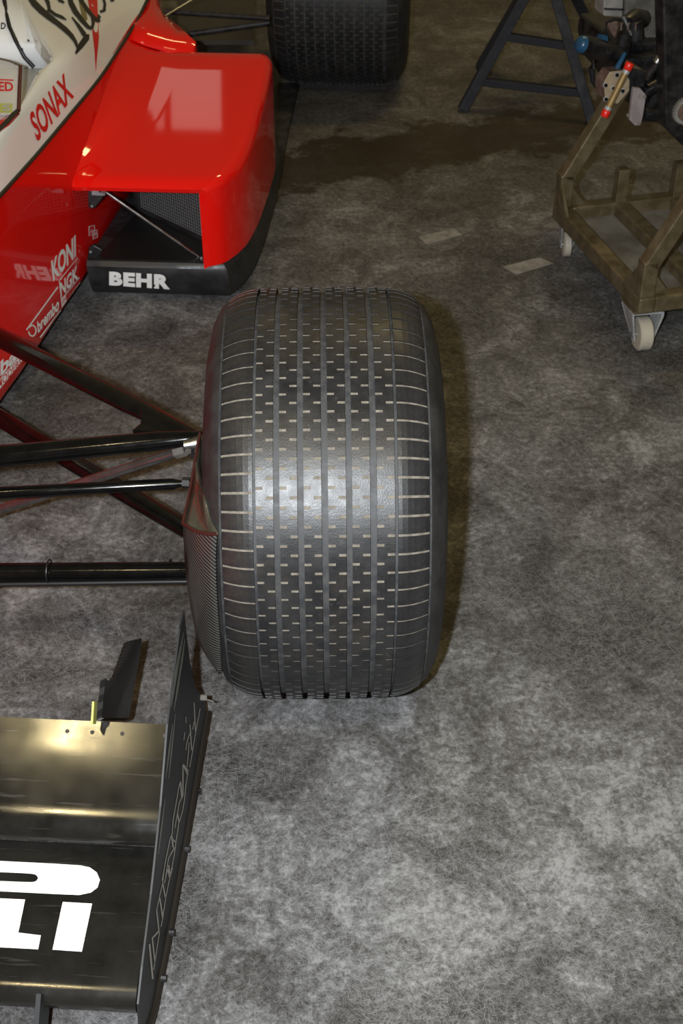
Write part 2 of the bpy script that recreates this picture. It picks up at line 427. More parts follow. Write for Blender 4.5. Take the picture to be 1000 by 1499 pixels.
fwheel = make_wheel('front_wheel', (-0.009, 0, .325), .325, .352, .286, LF, 76, radians(4.5))
lab(fwheel, 'black front tyre with siped wet-weather tread')
nr = 10; LR = [(0, .085)] + [(.098+i*.0806, .098+i*.0806+.063) for i in range(nr)] + [(.915, 1.0)]
rwheel = make_wheel('rear_wheel', (-.157, 2.86, .335), .335, .456, .385, LR, 78, 0, 0, False)
lab(rwheel, 'wide black rear tyre with treaded surface')

# ------------------------------------------------------------------ monocoque
MX = [(-1.2, -.83), (-.6, -.81), (-.1, -.785), (.3, -.762), (.61, -.742), (.77, -.722), (1.03, -.700), (1.135, -.690), (1.3, -.674), (1.476, -.664), (1.8, -.660), (2.1, -.655), (2.3, -.66)]
def mx(y):
    for (a, xa), (b, xb) in zip(MX, MX[1:]):
        if y <= b: return xa+(xb-xa)*(y-a)/(b-a)
    return MX[-1][1]
def seamz(y): return .475 if y > .77 else .475-(.77-y)*.06
XC = -1.02
mb = MB(); rows = []
for y in [-1.2, -.9, -.6, -.3, 0, .2, .4, .55, .65, .75, .85, .95, 1.05, 1.15, 1.25, 1.35, 1.45, 1.6, 1.75, 1.9, 2.05, 2.2, 2.3]:
    x = mx(y); z1 = seamz(y); r = []
    bz = .065
    for p in [(x-.03, bz), (x-.008, bz+.006), (x, bz+.02), (x, .16), (x, .25), (x, .34), (x, .42), (x-.002, z1)]: r.append(Vector((p[0], y, p[1])))
    full = r + [Vector((2*XC-p.x, p.y, p.z)) for p in reversed(r)]
    rows.append(full)
mb.grid(rows, closed=True)
mb.add(rows[0], [tuple(range(len(rows[0])))]); mb.add(rows[-1], [tuple(range(len(rows[0])))])
mono = mb.build('monocoque', M['red'], car, smooth=35)
lab(mono, 'glossy red monocoque flank with white sponsor lettering')

# engine cover behind the cockpit: sweeps in behind the sidepod
eb = MB()
c1 = A(235, 17, Z=.43); c2 = A(287, 62, Z=.43)
rows = [[Vector((-.66, 1.82, .462)), Vector((-.62, 1.83, .44)), Vector((-.56, 1.84, .42)), Vector((-.50, 1.85, .40)), Vector((-.48, 1.85, .12))],
        [Vector((-.66, 1.90, .474)), Vector((-.61, 1.90, .458)), Vector((-.55, 1.895, .44)), Vector((c2.x, c2.y, .43)), Vector((c2.x+.015, c2.y+.02, .12))],
        [Vector((-.66, 2.05, .475)), Vector((-.63, 2.04, .462)), Vector((-.60, 2.03, .446)), Vector(((c1.x+c2.x)/2+.005, (c1.y+c2.y)/2, .43)), Vector(((c1.x+c2.x)/2+.02, (c1.y+c2.y)/2+.02, .12))],
        [Vector((-.665, 2.25, .475)), Vector((-.655, 2.22, .462)), Vector((-.645, 2.19, .446)), Vector((c1.x, c1.y, .43)), Vector((c1.x+.015, c1.y+.02, .12))],
        [Vector((-.73, 2.60, .45)), Vector((-.725, 2.60, .44)), Vector((-.72, 2.6, .43)), Vector((-.715, 2.6, .41)), Vector((-.70, 2.6, .12))]]
eb.grid(rows)
eng_cover = eb.build('engine_cover', M['red'], car, smooth=50, solid=.006)

# white cockpit surround: between the seam and the cockpit rim
seam_px = [(-60, 350), (0, 285), (30, 252), (60, 218), (100, 170), (145, 115), (175, 70), (200, 30), (215, 0), (232, -35)]
def onmono(px, py):
    d = ray(px, py); y = 1.0
    for _ in range(60):
        t = (mx(y)-.0-CAM.x)/d.x; y = CAM.y+d.y*t
    return CAM+d*t
seam = [onmono(*p) for p in seam_px]
rim_px = [(-60, 250), (0, 191), (24, 164), (40, 140), (62, 105), (79, 84), (72, 62), (55, 38), (35, 0), (18, -35)]
rim = [A(*p, Z=z) for p, z in zip(rim_px, (.57, .57, .57, .572, .575, .578, .582, .588, .595, .60))]
mb = MB(); rows = []
for s, r in zip(seam, rim):
    row = []
    for k in range(9):
        q = k/8; p = s.lerp(r, q); p.z += .030*sin(pi*q)**1.0
        row.append(p)
    # rolled rim, turning down into the cockpit
    d = (r-s); d.z = 0; d.normalize()
    row += [r+d*.010+Vector((0, 0, -.002)), r+d*.018+Vector((0, 0, -.014)), r+d*.020+Vector((0, 0, -.05))]
    rows.append(row)
# densify along the length
def dens(rows, n=4):
    out = []
    for i in range(len(rows)-1):
        for j in range(n):
            t = j/n
            r = []
            for k in range(len(rows[0])):
                p0 = rows[max(i-1, 0)][k]; p1 = rows[i][k]; p2 = rows[i+1][k]; p3 = rows[min(i+2, len(rows)-1)][k]
                r.append(.5*((2*p1)+(p2-p0)*t+(2*p0-5*p1+4*p2-p3)*t*t+(3*p1-p0-3*p2+p3)*t**3))
            out.append(r)
    out.append(rows[-1]); return out
rows = dens(rows)
mb.grid(rows)
cowl = mb.build('cockpit_surround', M['white'], car, smooth=70)
lab(cowl, 'cream-white cockpit surround with black and red lettering')
# black seam along the cowl's lower edge
sm = MB(); sm.tube([r[0]+Vector((.001, 0, 0)) for r in rows], .0045, 8)
sm.build('seam_strip', M['seam'], cowl, smooth=60)

# cockpit interior: white inner panel, cable, fastener, and windscreen
inn = MB()
# the bulkhead behind the screen leans back, facing the front of the car
def irow(y, xr, zr, zl): return [A(-140, y, Z=zl), A(-70, y, Z=zl), A(-5, y, Z=zl*.75+zr*.25), A(xr*.6, y, Z=zl*.35+zr*.65), A(xr, y, Z=zr)]
inn.grid([irow(-60, 8, .595, .66), irow(0, 39, .583, .625), irow(40, 62, .562, .585), irow(64, 79, .545, .552), irow(100, 84, .488, .488)])
inner = inn.build('cockpit_inner_panel', M['inner'], car, smooth=60, solid=.004)
flr = MB(); flr.grid([[A(x, y, Z=.487) for x in (-120, 0, 75)] for y in (90, 130, 175)])
infl = flr.build('cockpit_floor_panel', worn('grey_white_panel', (.42, .41, .38), (.5, .49, .46), 20, .5), car, solid=.004)
cb = MB(); cp = [p for p in (stick(inner, x, y, .006) for x, y in ((-2, -40), (4, 0), (8, 22), (14, 42), (23, 62), (36, 82), (50, 97))) if p is not None]
cb.tube(cp, .0052, 10)
cb.build('cockpit_cable', M['hose'], car, smooth=60)
for x, y in ((12.5, 17), (33, 73), (42, 61)):
    fm = MB(); p = stick(inner, x, y, .001); fm.tube([p, p+Vector((0, -.003, .004))], .0024, 8); fm.build('cockpit_fastener', M['hose'], car)
# red nose top in front of the screen with its dark edge strip
ns = MB(); n0 = [A(28, 163, Z=.571), A(12, 181, Z=.571), A(0, 192, Z=.571), A(-60, 252, Z=.569), A(-200, 380, Z=.55)]
n1 = [A(-15, 164, Z=.56), A(-40, 181, Z=.565), A(-60, 192, Z=.57), A(-140, 252, Z=.57), A(-300, 380, Z=.555)]
ns.grid([n0, n1]); ntop = ns.build('nose_top', M['red'], car, smooth=60, solid=.006)
st = MB(); st.tube([p+Vector((-.003, 0, .003)) for p in n0], .0062, 8, flat=.6); st.build('nose_seal', M['rubber_dark'], ntop, smooth=60)
# windscreen: a curved clear sheet
ws = MB(); rws = []
bx0 = [A(x, y, Z=.575) for x, y in ((-70, 168), (-30, 168), (0, 168), (18, 167), (27, 162))]
bx1 = [A(x, y, Z=.62) for x, y in ((-70, 78), (-30, 82), (0, 86), (16, 90), (30, 97))]
for q in range(7): rws.append([a.lerp(b_, q/6) for a, b_ in zip(bx0, bx1)])
ws.grid(rws); screen = ws.build('windscreen', M['screen'], car, smooth=80, solid=.002)
lab(screen, 'clear windscreen with dark red edge and lettering')
we = MB(); ed = [rws[k][4] for k in range(7)]; we.tube(ed, .0042, 8); we.build('screen_edge', mat('dark_red_edge', (.07, .012, .012), .3), screen, smooth=60)
we = MB(); we.tube(rws[6], .0022, 8); we.build('screen_edge', M['steel'], screen, smooth=60)

# ------------------------------------------------------------------ sidepod
def podx(y):   # outer plan outline
    P_ = [(1.185, -.372), (1.195, -.350), (1.215, -.334), (1.25, -.316), (1.30, -.300), (1.36, -.289), (1.45, -.281), (1.6, -.276), (1.78, -.274), (1.84, -.279), (1.88, -.292), (1.91, -.315), (1.93, -.35)]
    if y <= P_[0][0]: return P_[0][1]
    for (a, xa), (b_, xb) in zip(P_, P_[1:]):
        if y <= b_: return xa+(xb-xa)*(y-a)/(b_-a)
    return P_[-1][1]
def podz(y):   # height of the top, outer side
    return .330+min(y-1.19, .62)*.150 - (0 if y < 1.80 else ((y-1.80)/.13)**2*.05)
def podzi(y):  # height where the top meets the monocoque
    P_ = [(1.18, .327), (1.22, .332), (1.30, .362), (1.44, .408), (1.60, .440), (1.74, .455), (1.9, .462), (1.95, .45)]
    for (a, xa), (b_, xb) in zip(P_, P_[1:]):
        if y <= b_: return xa+(xb-xa)*(y-a)/(b_-a)
    return P_[-1][1]
ys = [1.185, 1.19, 1.20, 1.215, 1.235, 1.26, 1.30, 1.35, 1.40, 1.48, 1.56, 1.64, 1.72, 1.79, 1.82, 1.845, 1.868, 1.888, 1.905, 1.918, 1.926, 1.93]
pb = MB(); rows = []
for y in ys:
    xo = podx(y); xi = mx(y)-.004; zo = podz(y); zi = podzi(y)
    fr = max(0, (1.215-y)/.03); roll = fr*fr*.014        # rolled front lip
    if y > 1.79: zi -= ((y-1.79)/.14)**2*.03
    rc = .032 if y > 1.3 else .020+.012*(y-1.185)/.115
    r = []
    r.append(Vector((xi, y, zi-roll+.004)))
    for q in (.04, .09, .15, .22, .30, .42, .55, .68, .8, .92): 
        x = xi+(xo-rc-xi)*q; e = q*q*(3-2*q)
        e = min(1, q/.30); zz = zi+(zo-zi)*e*(2-e)
        r.append(Vector((x, y, zz-roll)))
    for k in range(9):
        a = pi/2-k/8*pi/2
        r.append(Vector((xo-rc+rc*cos(a), y, zo-rc+rc*sin(a)-roll*(1-k/8))))
    for z in (.25, .2, .16, .121): r.append(Vector((xo, y, min(z, zo-rc-.005))))
    rows.append(r)
rows[-1] = [p for p in rows[-1]]
pb.grid(rows)
# closing rear face
last = rows[-1]; pb.add([p for p in last]+[Vector((last[0].x, last[0].y, .121))], [tuple(range(len(last)+1))])
# mouth: front ring wall turning inwards (pillar and top lip)
fr = rows[0]; inner_ring = []
for p in fr:
    q = p.copy()
    inner_ring.append(q)
lip = []
for i, p in enumerate(fr):
    q = Vector((min(p.x, -.388), p.y+.004, min(p.z-.010, .308)))
    if i == 0: q.x = p.x
    lip.append(q)
lip2 = [Vector((q.x, q.y+.16, q.z)) for q in lip]
pb.grid([fr, lip, lip2])
pod = pb.build('sidepod', M['red'], car, smooth=50)
lab(pod, 'glossy red sidepod with open radiator inlet')

# undertray: lip below the inlet, side skirt, then the thin floor running back
ub = MB()
def traypts(z, off, y0):
    pts = [Vector((mx(1.23)+.004, y0, z))]
    for y in (1.205, 1.215, 1.235, 1.26, 1.30, 1.36, 1.45, 1.6, 1.78, 1.95): 
        yy = y-.018 if y < 1.22 else y
        pts.append(Vector((podx(y) if y < 1.8 else -.276, max(yy, y0), z))+Vector((off, 0, 0)))
    pts.append(Vector((-.62, 1.95, z)))
    return pts
lev = [(.018, -.012, 1.232), (.026, -.002, 1.222), (.05, .003, 1.206), (.085, .003, 1.196), (.108, 0, 1.193), (.119, -.008, 1.202)]
rr = [traypts(z, o_, y0) for z, o_, y0 in lev]
ub.grid(rr, closed=True); ub.add(rr[-1], [tuple(range(len(rr[-1])))]); ub.add(rr[0], [tuple(range(len(rr[0])))])
tray = ub.build('undertray', M['black_satin'], car, smooth=40)
lab(tray, 'satin black undertray lip with white lettering')
f2 = MB(); f2.prism([(-.276, 1.90, .03), (-.287, 2.30, .03), (-.290, 2.70, .03), (-.36, 2.70, .03), (-.40, 2.50, .03), (-.46, 2.20, .03), (-.50, 1.90, .03)], (0, 0, .012))
f2.build('floor_panel', M['black_satin'], car, bevel=.003)
f3 = MB(); f3.prism([A(262, 66, Z=.12), A(372, 66, Z=.12), A(372, -10, Z=.12), A(369, -30, Z=.12), A(258, -30, Z=.12)], (0, 0, .015))
f3.build('diffuser_panel', worn('grey_brown_diffuser', (.030, .026, .021), (.042, .037, .030), 10, .5), car)

# radiator grille inside the inlet
gl0 = A(205, 306, Z=.122); gl1 = A(300, 351, Z=.122)
gu = (gl1-gl0); gn = Vector((-gu.y, gu.x, 0)).normalized(); GL = gu.length; gu.normalize()
lean = Vector((0, 0, 1))
core = MB(); a0 = gl0-gu*.03; b0_ = gl1+gu*.05
core.prism([a0+gn*.006, b0_+gn*.006, b0_+gn*.006+lean*.195, a0+gn*.006+lean*.195], gn*.02)
core_o = core.build('radiator_core', M['core'], pod)
gm = MB(); nx = 34; nz = 22
for i in range(nx+1): 
    p = gl0+gu*(GL+.04)*(i/nx); gm.bar(p, p+lean*.185, .0011, .0016, upv=gn)
for j in range(nz+1):
    z = lean*(.185*j/nz); gm.bar(gl0+z-gn*.0008, gl0+gu*(GL+.04)+z-gn*.0008, .0016, .0011)
gmo = gm.build('grille_mesh', M['grille'], pod); gmo['kind'] = 'stuff'
gf = MB(); gf.bar(gl0-gn*.003, gl1-gn*.003+gu*.04, .012, .014); gf.bar(gl0-gn*.003, gl0-gn*.003+lean*.185, .012, .010, upv=gn)
gf.build('grille_frame', M['black_satin'], pod, bevel=.002)
# duct floor wedge
dw = MB(); dw.prism([A(140, 380, Z=.1195), A(205, 306, Z=.1195), A(300, 351, Z=.1195), A(300, 384, Z=.1195)], (0, 0, .002))
dw.build('duct_floor', M['carbon_vane'], pod)
# strut, bracket and mounts
s0 = A(152, 279, Y=1.205); s1 = A(296, 379, Y=1.235)
sb = MB(); d_ = (s1-s0); sb.tube([s0, s0+d_*.08, s0+d_*.10, s0+d_*.9, s0+d_*.92, s1], [.0032, .0032, .0042, .0042, .0026, .0026], 10)
strut = sb.build('stay_rod', M['steel'], pod, smooth=50)
for p in (s0, s1):
    kb = MB(); kb.tube([p-Vector((0, .006, 0)), p+Vector((0, .006, 0))], .0058, 12); kb.build('rod_eye', M['steel'], strut, smooth=50)
bk = MB(); bk.prism([A(134, 273, Y=1.212), A(153, 273, Y=1.212), A(156, 281, Y=1.212), A(153, 287, Y=1.212), A(134, 286, Y=1.212)], (0, .004, 0)); bko = bk.build('bracket', M['alloy'], pod, bevel=.001)
bt = MB(); p = A(147, 279, Y=1.211); bt.tube([p, p-Vector((0, .004, 0))], .0036, 8); bt.build('bolt', M['engine_black'], bko)
mk = MB(); mk.prism([A(129, 274, Y=1.222), A(152, 276, Y=1.222), A(150, 290, Y=1.222), A(139, 304, Y=1.222), A(132, 306, Y=1.222), A(129, 302, Y=1.222)], (0, .01, 0)); mk.build('mount', M['black_satin'], pod, bevel=.002)
mk = MB(); mk.prism([A(130, 362, Y=1.222), A(137, 359, Y=1.222), A(150, 366, Y=1.222), A(140, 388, Y=1.222), A(126, 388, Y=1.222)], (0, .012, 0)); mk.build('mount', M['black_satin'], pod, bevel=.002)
for x, y, py in ((133, 368, 1.219), (135, 301, 1.219), (295, 377, 1.225)):
    bt = MB(); p = A(x, y, Y=py); bt.tube([p, p-Vector((0, .004, 0))], .003, 8); bt.build('rivet', M['alloy'], pod)

# ------------------------------------------------------------------ suspension
def arm(name, pts, r, flat=1.0, m='black_gloss', n=16, upv=(0, 0, 1)):
    b_ = MB(); b_.tube(pts, r, n, flat=flat, upv=upv); return b_.build(name, M[m], car, smooth=60)
out_u = A(286, 640, Z=.405)
uw_in = A(0, 496, Z=.335); uwd = uw_in-out_u
uwr = arm('upper_wishbone_arm', [out_u+uwd*t for t in (0, .08, .3, 1.0, 1.2)], [.012, .016, .0215, .0215, .0215], .55)
fw_in = A(0, 668, Z=.37); fwd = fw_in-out_u
arm('upper_wishbone_arm', [out_u+fwd*t for t in (-.03, .05, .2, 1.0, 1.86)], [.010, .0140, .0175, .0205, .0210], .85)
gs = MB(); gs.prism([A(204, 606, Z=.388), A(208, 615, Z=.388), A(206, 628, Z=.388), A(194, 638, Z=.388), A(240, 644, Z=.39), A(284, 640, Z=.395), A(270, 628, Z=.395), A(240, 612, Z=.392)], (0, 0, .012))
gs.build('wishbone_gusset', M['black_gloss'], car, bevel=.003)
ub_ = MB(); ub_.tube([A(270, 652, Z=.40), A(300, 646, Z=.405)], .0095, 12); ub_.build('ball_joint', M['steel'], car, smooth=50)
out_l = A(272, 775, Z=.19); lw_in = A(0, 612, Z=.15); lwd = lw_in-out_l
arm('lower_wishbone_arm', [out_l+lwd*t for t in (-.15, 0, .3, 1.0, 1.15)], [.016, .018, .021, .021, .021], .55)
lf0 = A(290, 835, Z=.23); lf1 = A(0, 838, Z=.215)
arm('lower_wishbone_arm', [lf0, lf0.lerp(lf1, .5), lf1, lf1+(lf1-lf0)*.92], [.0150, .0160, .0165, .0165], .9)
bl0 = lf0+Vector((0, -.013, -.012)); bl1 = lf1+Vector((0, -.0145, -.013))
arm('brake_line', [bl0, bl1, bl1+(bl1-bl0)*.92], .0042, 1, 'hose', 10)
for x in (72, 249):
    c0 = A(x, 835, Z=.222); tb = MB(); ax = (lf1-lf0).normalized()
    ring = [c0+Vector((0, .0190*cos(q*pi/8)-.001, .0190*sin(q*pi/8)-.001)) for q in range(17)]
    tb.tube(ring, .0014, 6, upv=ax, caps=False); p = A(x+3, 818, Z=.236); tb.tube([p, p+Vector((.002, .010, .009))], .0008, 6)
    tb.build('cable_tie', M['hose'], car, smooth=60)
tr0 = A(280, 707, Z=.31); tr1 = A(0, 722, Z=.30); tro = arm('track_rod', [tr0, tr0.lerp(tr1, .06), tr0.lerp(tr1, .10), tr1, tr1+(tr1-tr0)*.78], [.006, .006, .0095, .0108, .0110])
tb = MB(); tb.tube([tr0-Vector((.002, 0, 0)), tr0-Vector((.014, -.0005, 0))], .0095, 6); tb.build('lock_nut', M['engine_black'], tro)
tb = MB(); tb.tube([tr0, A(296, 706, Z=.31)], .008, 10); tb.build('rod_end', M['engine_black'], tro, smooth=50)
pr0 = A(272, 658, Z=.365); pr1 = A(0, 746, Z=.17); prd = pr1-pr0
pro = arm('pull_rod', [pr0, pr0+prd*.06, pr0+prd*.10, pr0+prd*.3, pr1, pr1+prd*.62], [.006, .007, .0085, .0088, .0088, .0088], 1, 'steel')
M['pullrod'] = worn('grey_lacquered_rod', (.20, .19, .18), (.14, .13, .12), 30, .2, .1, .8, .4); pro.data.materials[0] = M['pullrod']
tb = MB(); tb.tube([pr0, pr0+prd*.05], .0105, 6); tb.build('lock_nut', M['engine_grey'], pro)
cl = MB(); cl.prism([A(262, 648, Z=.37), A(300, 646, Z=.37), A(298, 668, Z=.37), A(280, 672, Z=.37)], (0, 0, .02)); cl.build('clevis', M['black_satin'], car, bevel=.003)
for x, y in ((276, 662), (290, 664)):
    tb = MB(); p = A(x, y, Z=.391); tb.tube([p, p+Vector((0, 0, .006))], .0055, 6); tb.build('clevis_bolt', M['engine_grey'], car)
# upright carrying it all inside the wheel
up_ = MB(); up_.prism([(-.19, -.05, .16), (-.19, .08, .16), (-.19, .07, .42), (-.19, -.03, .43), (-.19, -.07, .3)], (.14, 0, 0)); up_.build('wheel_upright', M['engine_black'], car, bevel=.004)

# rear suspension seen between sidepod and rear wheel
ra = [((243, 17), (395, 27), .36, .36, .0085), ((276, 50), (395, 33), .30, .34, .0095), ((240, 25), (305, -14), .40, .44, .004)]
for (a, b_, za, zb, r) in ra:
    arm('rear_suspension_arm', [A(*a, Z=za), A(*b_, Z=zb)], r, 1, 'black_satin' if r > .005 else 'steel', 10)

# ------------------------------------------------------------------ brake duct (carbon scoop inside the front wheel)
def curve(pts, n):
    out = []
    for i in range(len(pts)-1):
        p0 = pts[max(i-1, 0)]; p1 = pts[i]; p2 = pts[i+1]; p3 = pts[min(i+2, len(pts)-1)]
        for j in range(n):
            t = j/n; out.append(.5*((2*p1)+(p2-p0)*t+(2*p0-5*p1+4*p2-p3)*t*t+(3*p1-p0-3*p2+p3)*t**3))
    out.append(pts[-1]); return out
def hug(px, py, clear=.012):
    """point just inboard of the tyre's inner sidewall along that line of sight"""
    if 'w' not in BVW: BVW['w'] = bvh_of(fwheel)
    d = ray(px, py).normalized(); loc, nrm, i_, dist = BVW['w'].ray_cast(CAM, d)
    return (loc-d*clear) if loc is not None else A(px, py, X=-.19)
BVW = {}
Lc = curve([A(268, 766, X=-.194), A(269, 800, X=-.194), A(273, 850, X=-.192), A(281, 900, X=-.186), A(293, 945, X=-.172), A(320, 986, X=-.146)], 5)
Rc = curve([hug(317, 782), hug(315, 815), hug(316, 860), hug(319, 905), hug(323, 945), A(325, 985, X=-.1415)], 5)
db = MB(); rows = []
for a, b_ in zip(Lc, Rc):
    row = []
    for k in range(7):
        t = k/6; p = a.lerp(b_, t); p += Vector((0, -1, .25)).normalized()*(.012*sin(pi*t)*min(1, (a-b_).length/.08)); row.append(p)
    rows.append(row)
db.grid(rows); duct = db.build('brake_duct', M['carbon_duct'], car, smooth=60, solid=.003)
lab(duct, 'carbon fibre brake duct scoop beside the front tyre')
T0 = curve([A(293, 634, X=-.198), A(286, 672, X=-.203), A(278, 718, X=-.210), A(268, 764, X=-.216)], 5)
T0 = curve([A(293, 634, X=-.192), A(286, 672, X=-.193), A(278, 718, X=-.194), A(268, 764, X=-.194)], 5)
T1 = curve([A(297.5, 634, X=-.190), A(298, 690, X=-.182), hug(299, 728, .008), hug(302, 745, .009), hug(308, 763, .010), hug(318, 779, .012)], 3)
lb = MB(); rows = []
for a, b_ in zip(T0, T1):
    rows.append([a.lerp(b_, k/4)+Vector((0, 0, -.006*sin(pi*k/4))) for k in range(5)])
# last row follows the top edge of the carbon panel
lastr = [a for a in [Lc[0].lerp(Rc[0], k/4)+Vector((0, -1, .25)).normalized()*(.012*sin(pi*k/4)) for k in range(5)]]
rows.append(lastr)
lb.grid(rows); er = MB(); er.tube([p+Vector((0, -.001, .001)) for p in lastr], .0030, 8); er.build('duct_rim', mat('dark_red_rim', (.045, .012, .010), .25), duct, smooth=60)
lb.build('duct_lip', M['duct_lip'], duct, smooth=60, solid=.003)
eb_ = MB(); eb_.tube(T0, .0022, 8); eb_.build('duct_rim', mat('dark_red_rim', (.045, .012, .010), .2, 0, .8), duct, smooth=60)

# ------------------------------------------------------------------ front wing
WX = -.190
def profile():
    # main plane: rounded leading edge, almost flat top, (Y, Z)
    main = [(-.560, .128), (-.60, .124), (-.65, .122), (-.70, .121), (-.740, .1208), (-.753, .1197), (-.764, .1175), (-.773, .1138), (-.780, .1092), (-.785, .1035), (-.7875, .0975), (-.7865, .092), (-.776, .088), (-.74, .085), (-.65, .090), (-.56, .112)]
    flap = [(-.432, .2335), (-.446, .2245), (-.46, .2155), (-.475, .2065), (-.49, .1980), (-.505, .1898), (-.52, .1820), (-.533, .1755), (-.545, .1695), (-.558, .160), (-.567, .150), (-.569, .142), (-.563, .137), (-.55, .139), (-.50, .162), (-.45, .205), (-.431, .229)]
    return main, flap
main, flap = profile()
wb = MB(); wb.prism([(WX, y, z) for y, z in main], (-.72, 0, 0)); mp_ = wb.build('front_wing_plane', M['wing'], car, smooth=30)
lab(mp_, 'scuffed black front wing plane with white lettering')
wb = MB(); wb.prism([(WX, y, z) for y, z in flap], (-.72, 0, 0)); fp_ = wb.build('front_wing_flap', M['wing'], car, smooth=30)
for x, y in ((96, 1056), (133, 1057), (177, 1058), (240, 1062)):
    q = A(x, y, Y=-.445); t_ = (q.y+.46)/.028
    p = Vector((q.x, -.445, .2245)); rb = MB(); nr_ = Vector((0, -.52, .85)); rb.tube([p-nr_*.001, p+nr_*.0012], .0030, 10); rb.build('rivet', M['engine_black'], fp_)
# end plate
ep_px = [(270, 893), (273, 925), (278, 968), (285, 1003), (300, 1030), (302, 1040), (290, 1110), (276, 1190), (262, 1270), (245, 1365), (232, 1430), (222, 1480), (214, 1502), (205, 1500), (203, 1470), (209, 1415), (222, 1310), (236, 1180), (246, 1060), (255, 990), (264, 920)]
EX = WX+.004
epp = [A(*p, X=EX) for p in ep_px]
eb2 = MB(); eb2.prism([p-Vector((.0025, 0, 0)) for p in epp], (.0025, 0, 0)); plate = eb2.build('end_plate', M['plate'], car)
lab(plate, 'matt black wing end plate with grey outlined lettering')
# raised bottom rail with fasteners
rl = MB(); brow = [epp[i] for i in range(5, 13)]
rl.tube([p+Vector((.002, 0, -.004)) for p in brow], .0055, 8); rl.build('end_plate_rail', mat('dark_brown_rail', (.012, .009, .006), .5), plate, smooth=50)
for x, y in ((286, 1158), (270, 1243), (247, 1365), (235, 1432)):
    rb = MB(); p = A(x+1, y, X=EX+.004); rb.tube([p, p+Vector((.007, 0, 0))], .005, 8); rb.build('rail_bolt', M['engine_black'], plate)
rb = MB(); p = A(294, 1021, X=EX); rb.tube([p, p+Vector((.010, 0, 0))], .005, 8); rb.tube([p+Vector((.006, 0, -.003)), p+Vector((.02, -.002, -.006))], .0014, 6); rb.build('latch_pin', M['engine_grey'], plate)
# turning vane behind the flap
vb = MB(); VX = -.292
vp = [A(x, y, X=VX) for x, y in ((181, 942), (201, 938), (201, 948), (196, 975), (190, 1010), (182, 1055), (141, 1055), (147, 996), (150, 1000), (157, 1000), (163, 992), (172, 968))]
vb.prism(vp, (.006, .006, 0)); vane = vb.build('turning_vane', M['carbon_vane'], car); lab(vane, 'small carbon turning vane behind the front wing')
yb = MB(); yb.prism([A(x, y, X=VX-.002) for x, y in ((138, 1027), (142, 1027), (141, 1060), (136, 1060))], (-.003, 0, 0)); yb.build('vane_edge', M['yellow'], vane)
sb_ = MB(); sb_.prism([A(x, y, X=-.305) for x, y in ((60, 1455), (74, 1455), (66, 1560), (52, 1560))], (-.006, .0, 0)); sb_.build('wing_stay', M['plate'], car)

# ------------------------------------------------------------------ lettering: stickers laid onto the surfaces
def quadmap(q):
    bl, br, tr, tl = [Vector(p) for p in q]
    return lambda u, v: (bl*(1-u)+br*u)*(1-v)+(tl*(1-u)+tr*u)*v
def lettering(name, body, quad, surf, m, bold=0, shear=0, off=.0012, space=1.0):
    cu = bpy.data.curves.new(name, 'FONT'); cu.body = body; cu.offset = bold; cu.shear = shear; cu.resolution_u = 3; cu.space_character = space
    to = bpy.data.objects.new(name, cu); COL.objects.link(to)
    dg = bpy.context.evaluated_depsgraph_get(); dg.update(); ev = to.evaluated_get(dg); me = bpy.data.meshes.new_from_object(ev)
    bpy.data.objects.remove(to, do_unlink=True); bpy.data.curves.remove(cu)
    bm = bmesh.new(); bm.from_mesh(me); bmesh.ops.remove_doubles(bm, verts=bm.verts, dist=1e-5)
    xs = [v.co.x for v in bm.verts]; ys_ = [v.co.y for v in bm.verts]; x0, x1, y0, y1 = min(xs), max(xs), min(ys_), max(ys_)
    qm = quadmap(quad); bad = []
    for v in bm.verts:
        p = qm((v.co.x-x0)/(x1-x0), (v.co.y-y0)/(y1-y0)); r = stick(surf, p.x, p.y, off)
        if r is None: bad.append(v)
        else: v.co = r
    if bad: bmesh.ops.delete(bm, geom=bad, context='VERTS')
    bm.to_mesh(me); bm.free(); me.materials.clear(); me.materials.append(M[m])
    o = bpy.data.objects.new(name, me); COL.objects.link(o); put(o, surf); return o
def strokes(name, lines, surf, m, off=.0012):
    """lines: list of [(x, y, width)...] brush strokes"""
    b_ = MB()
    for ln in lines:
        pts = [Vector((p[0], p[1])) for p in ln]; ws_ = [p[2] for p in ln]; L = []; R_ = []
        for i, p in enumerate(pts):
            d = (pts[min(i+1, len(pts)-1)]-pts[max(i-1, 0)]); d = d.normalized() if d.length else Vector((1, 0)); n = Vector((-d.y, d.x))
            a = stick(surf, *(p+n*ws_[i]/2), off); c = stick(surf, *(p-n*ws_[i]/2), off)
            if a is None or c is None: continue
            L.append(a); R_.append(c)
        if len(L) > 1: b_.grid([L, R_])
    o = b_.build(name, M[m], fix=False); put(o, surf); return o
def polys(name, plist, surf, m, off=.0012, n=1):
    b_ = MB()
    for pl in plist:
        ps = [stick(surf, *p, off) for p in pl]
        if all(p is not None for p in ps): b_.add(ps, [tuple(range(len(ps)))])
    o = b_.build(name, M[m], fix=False); put(o, surf); return o

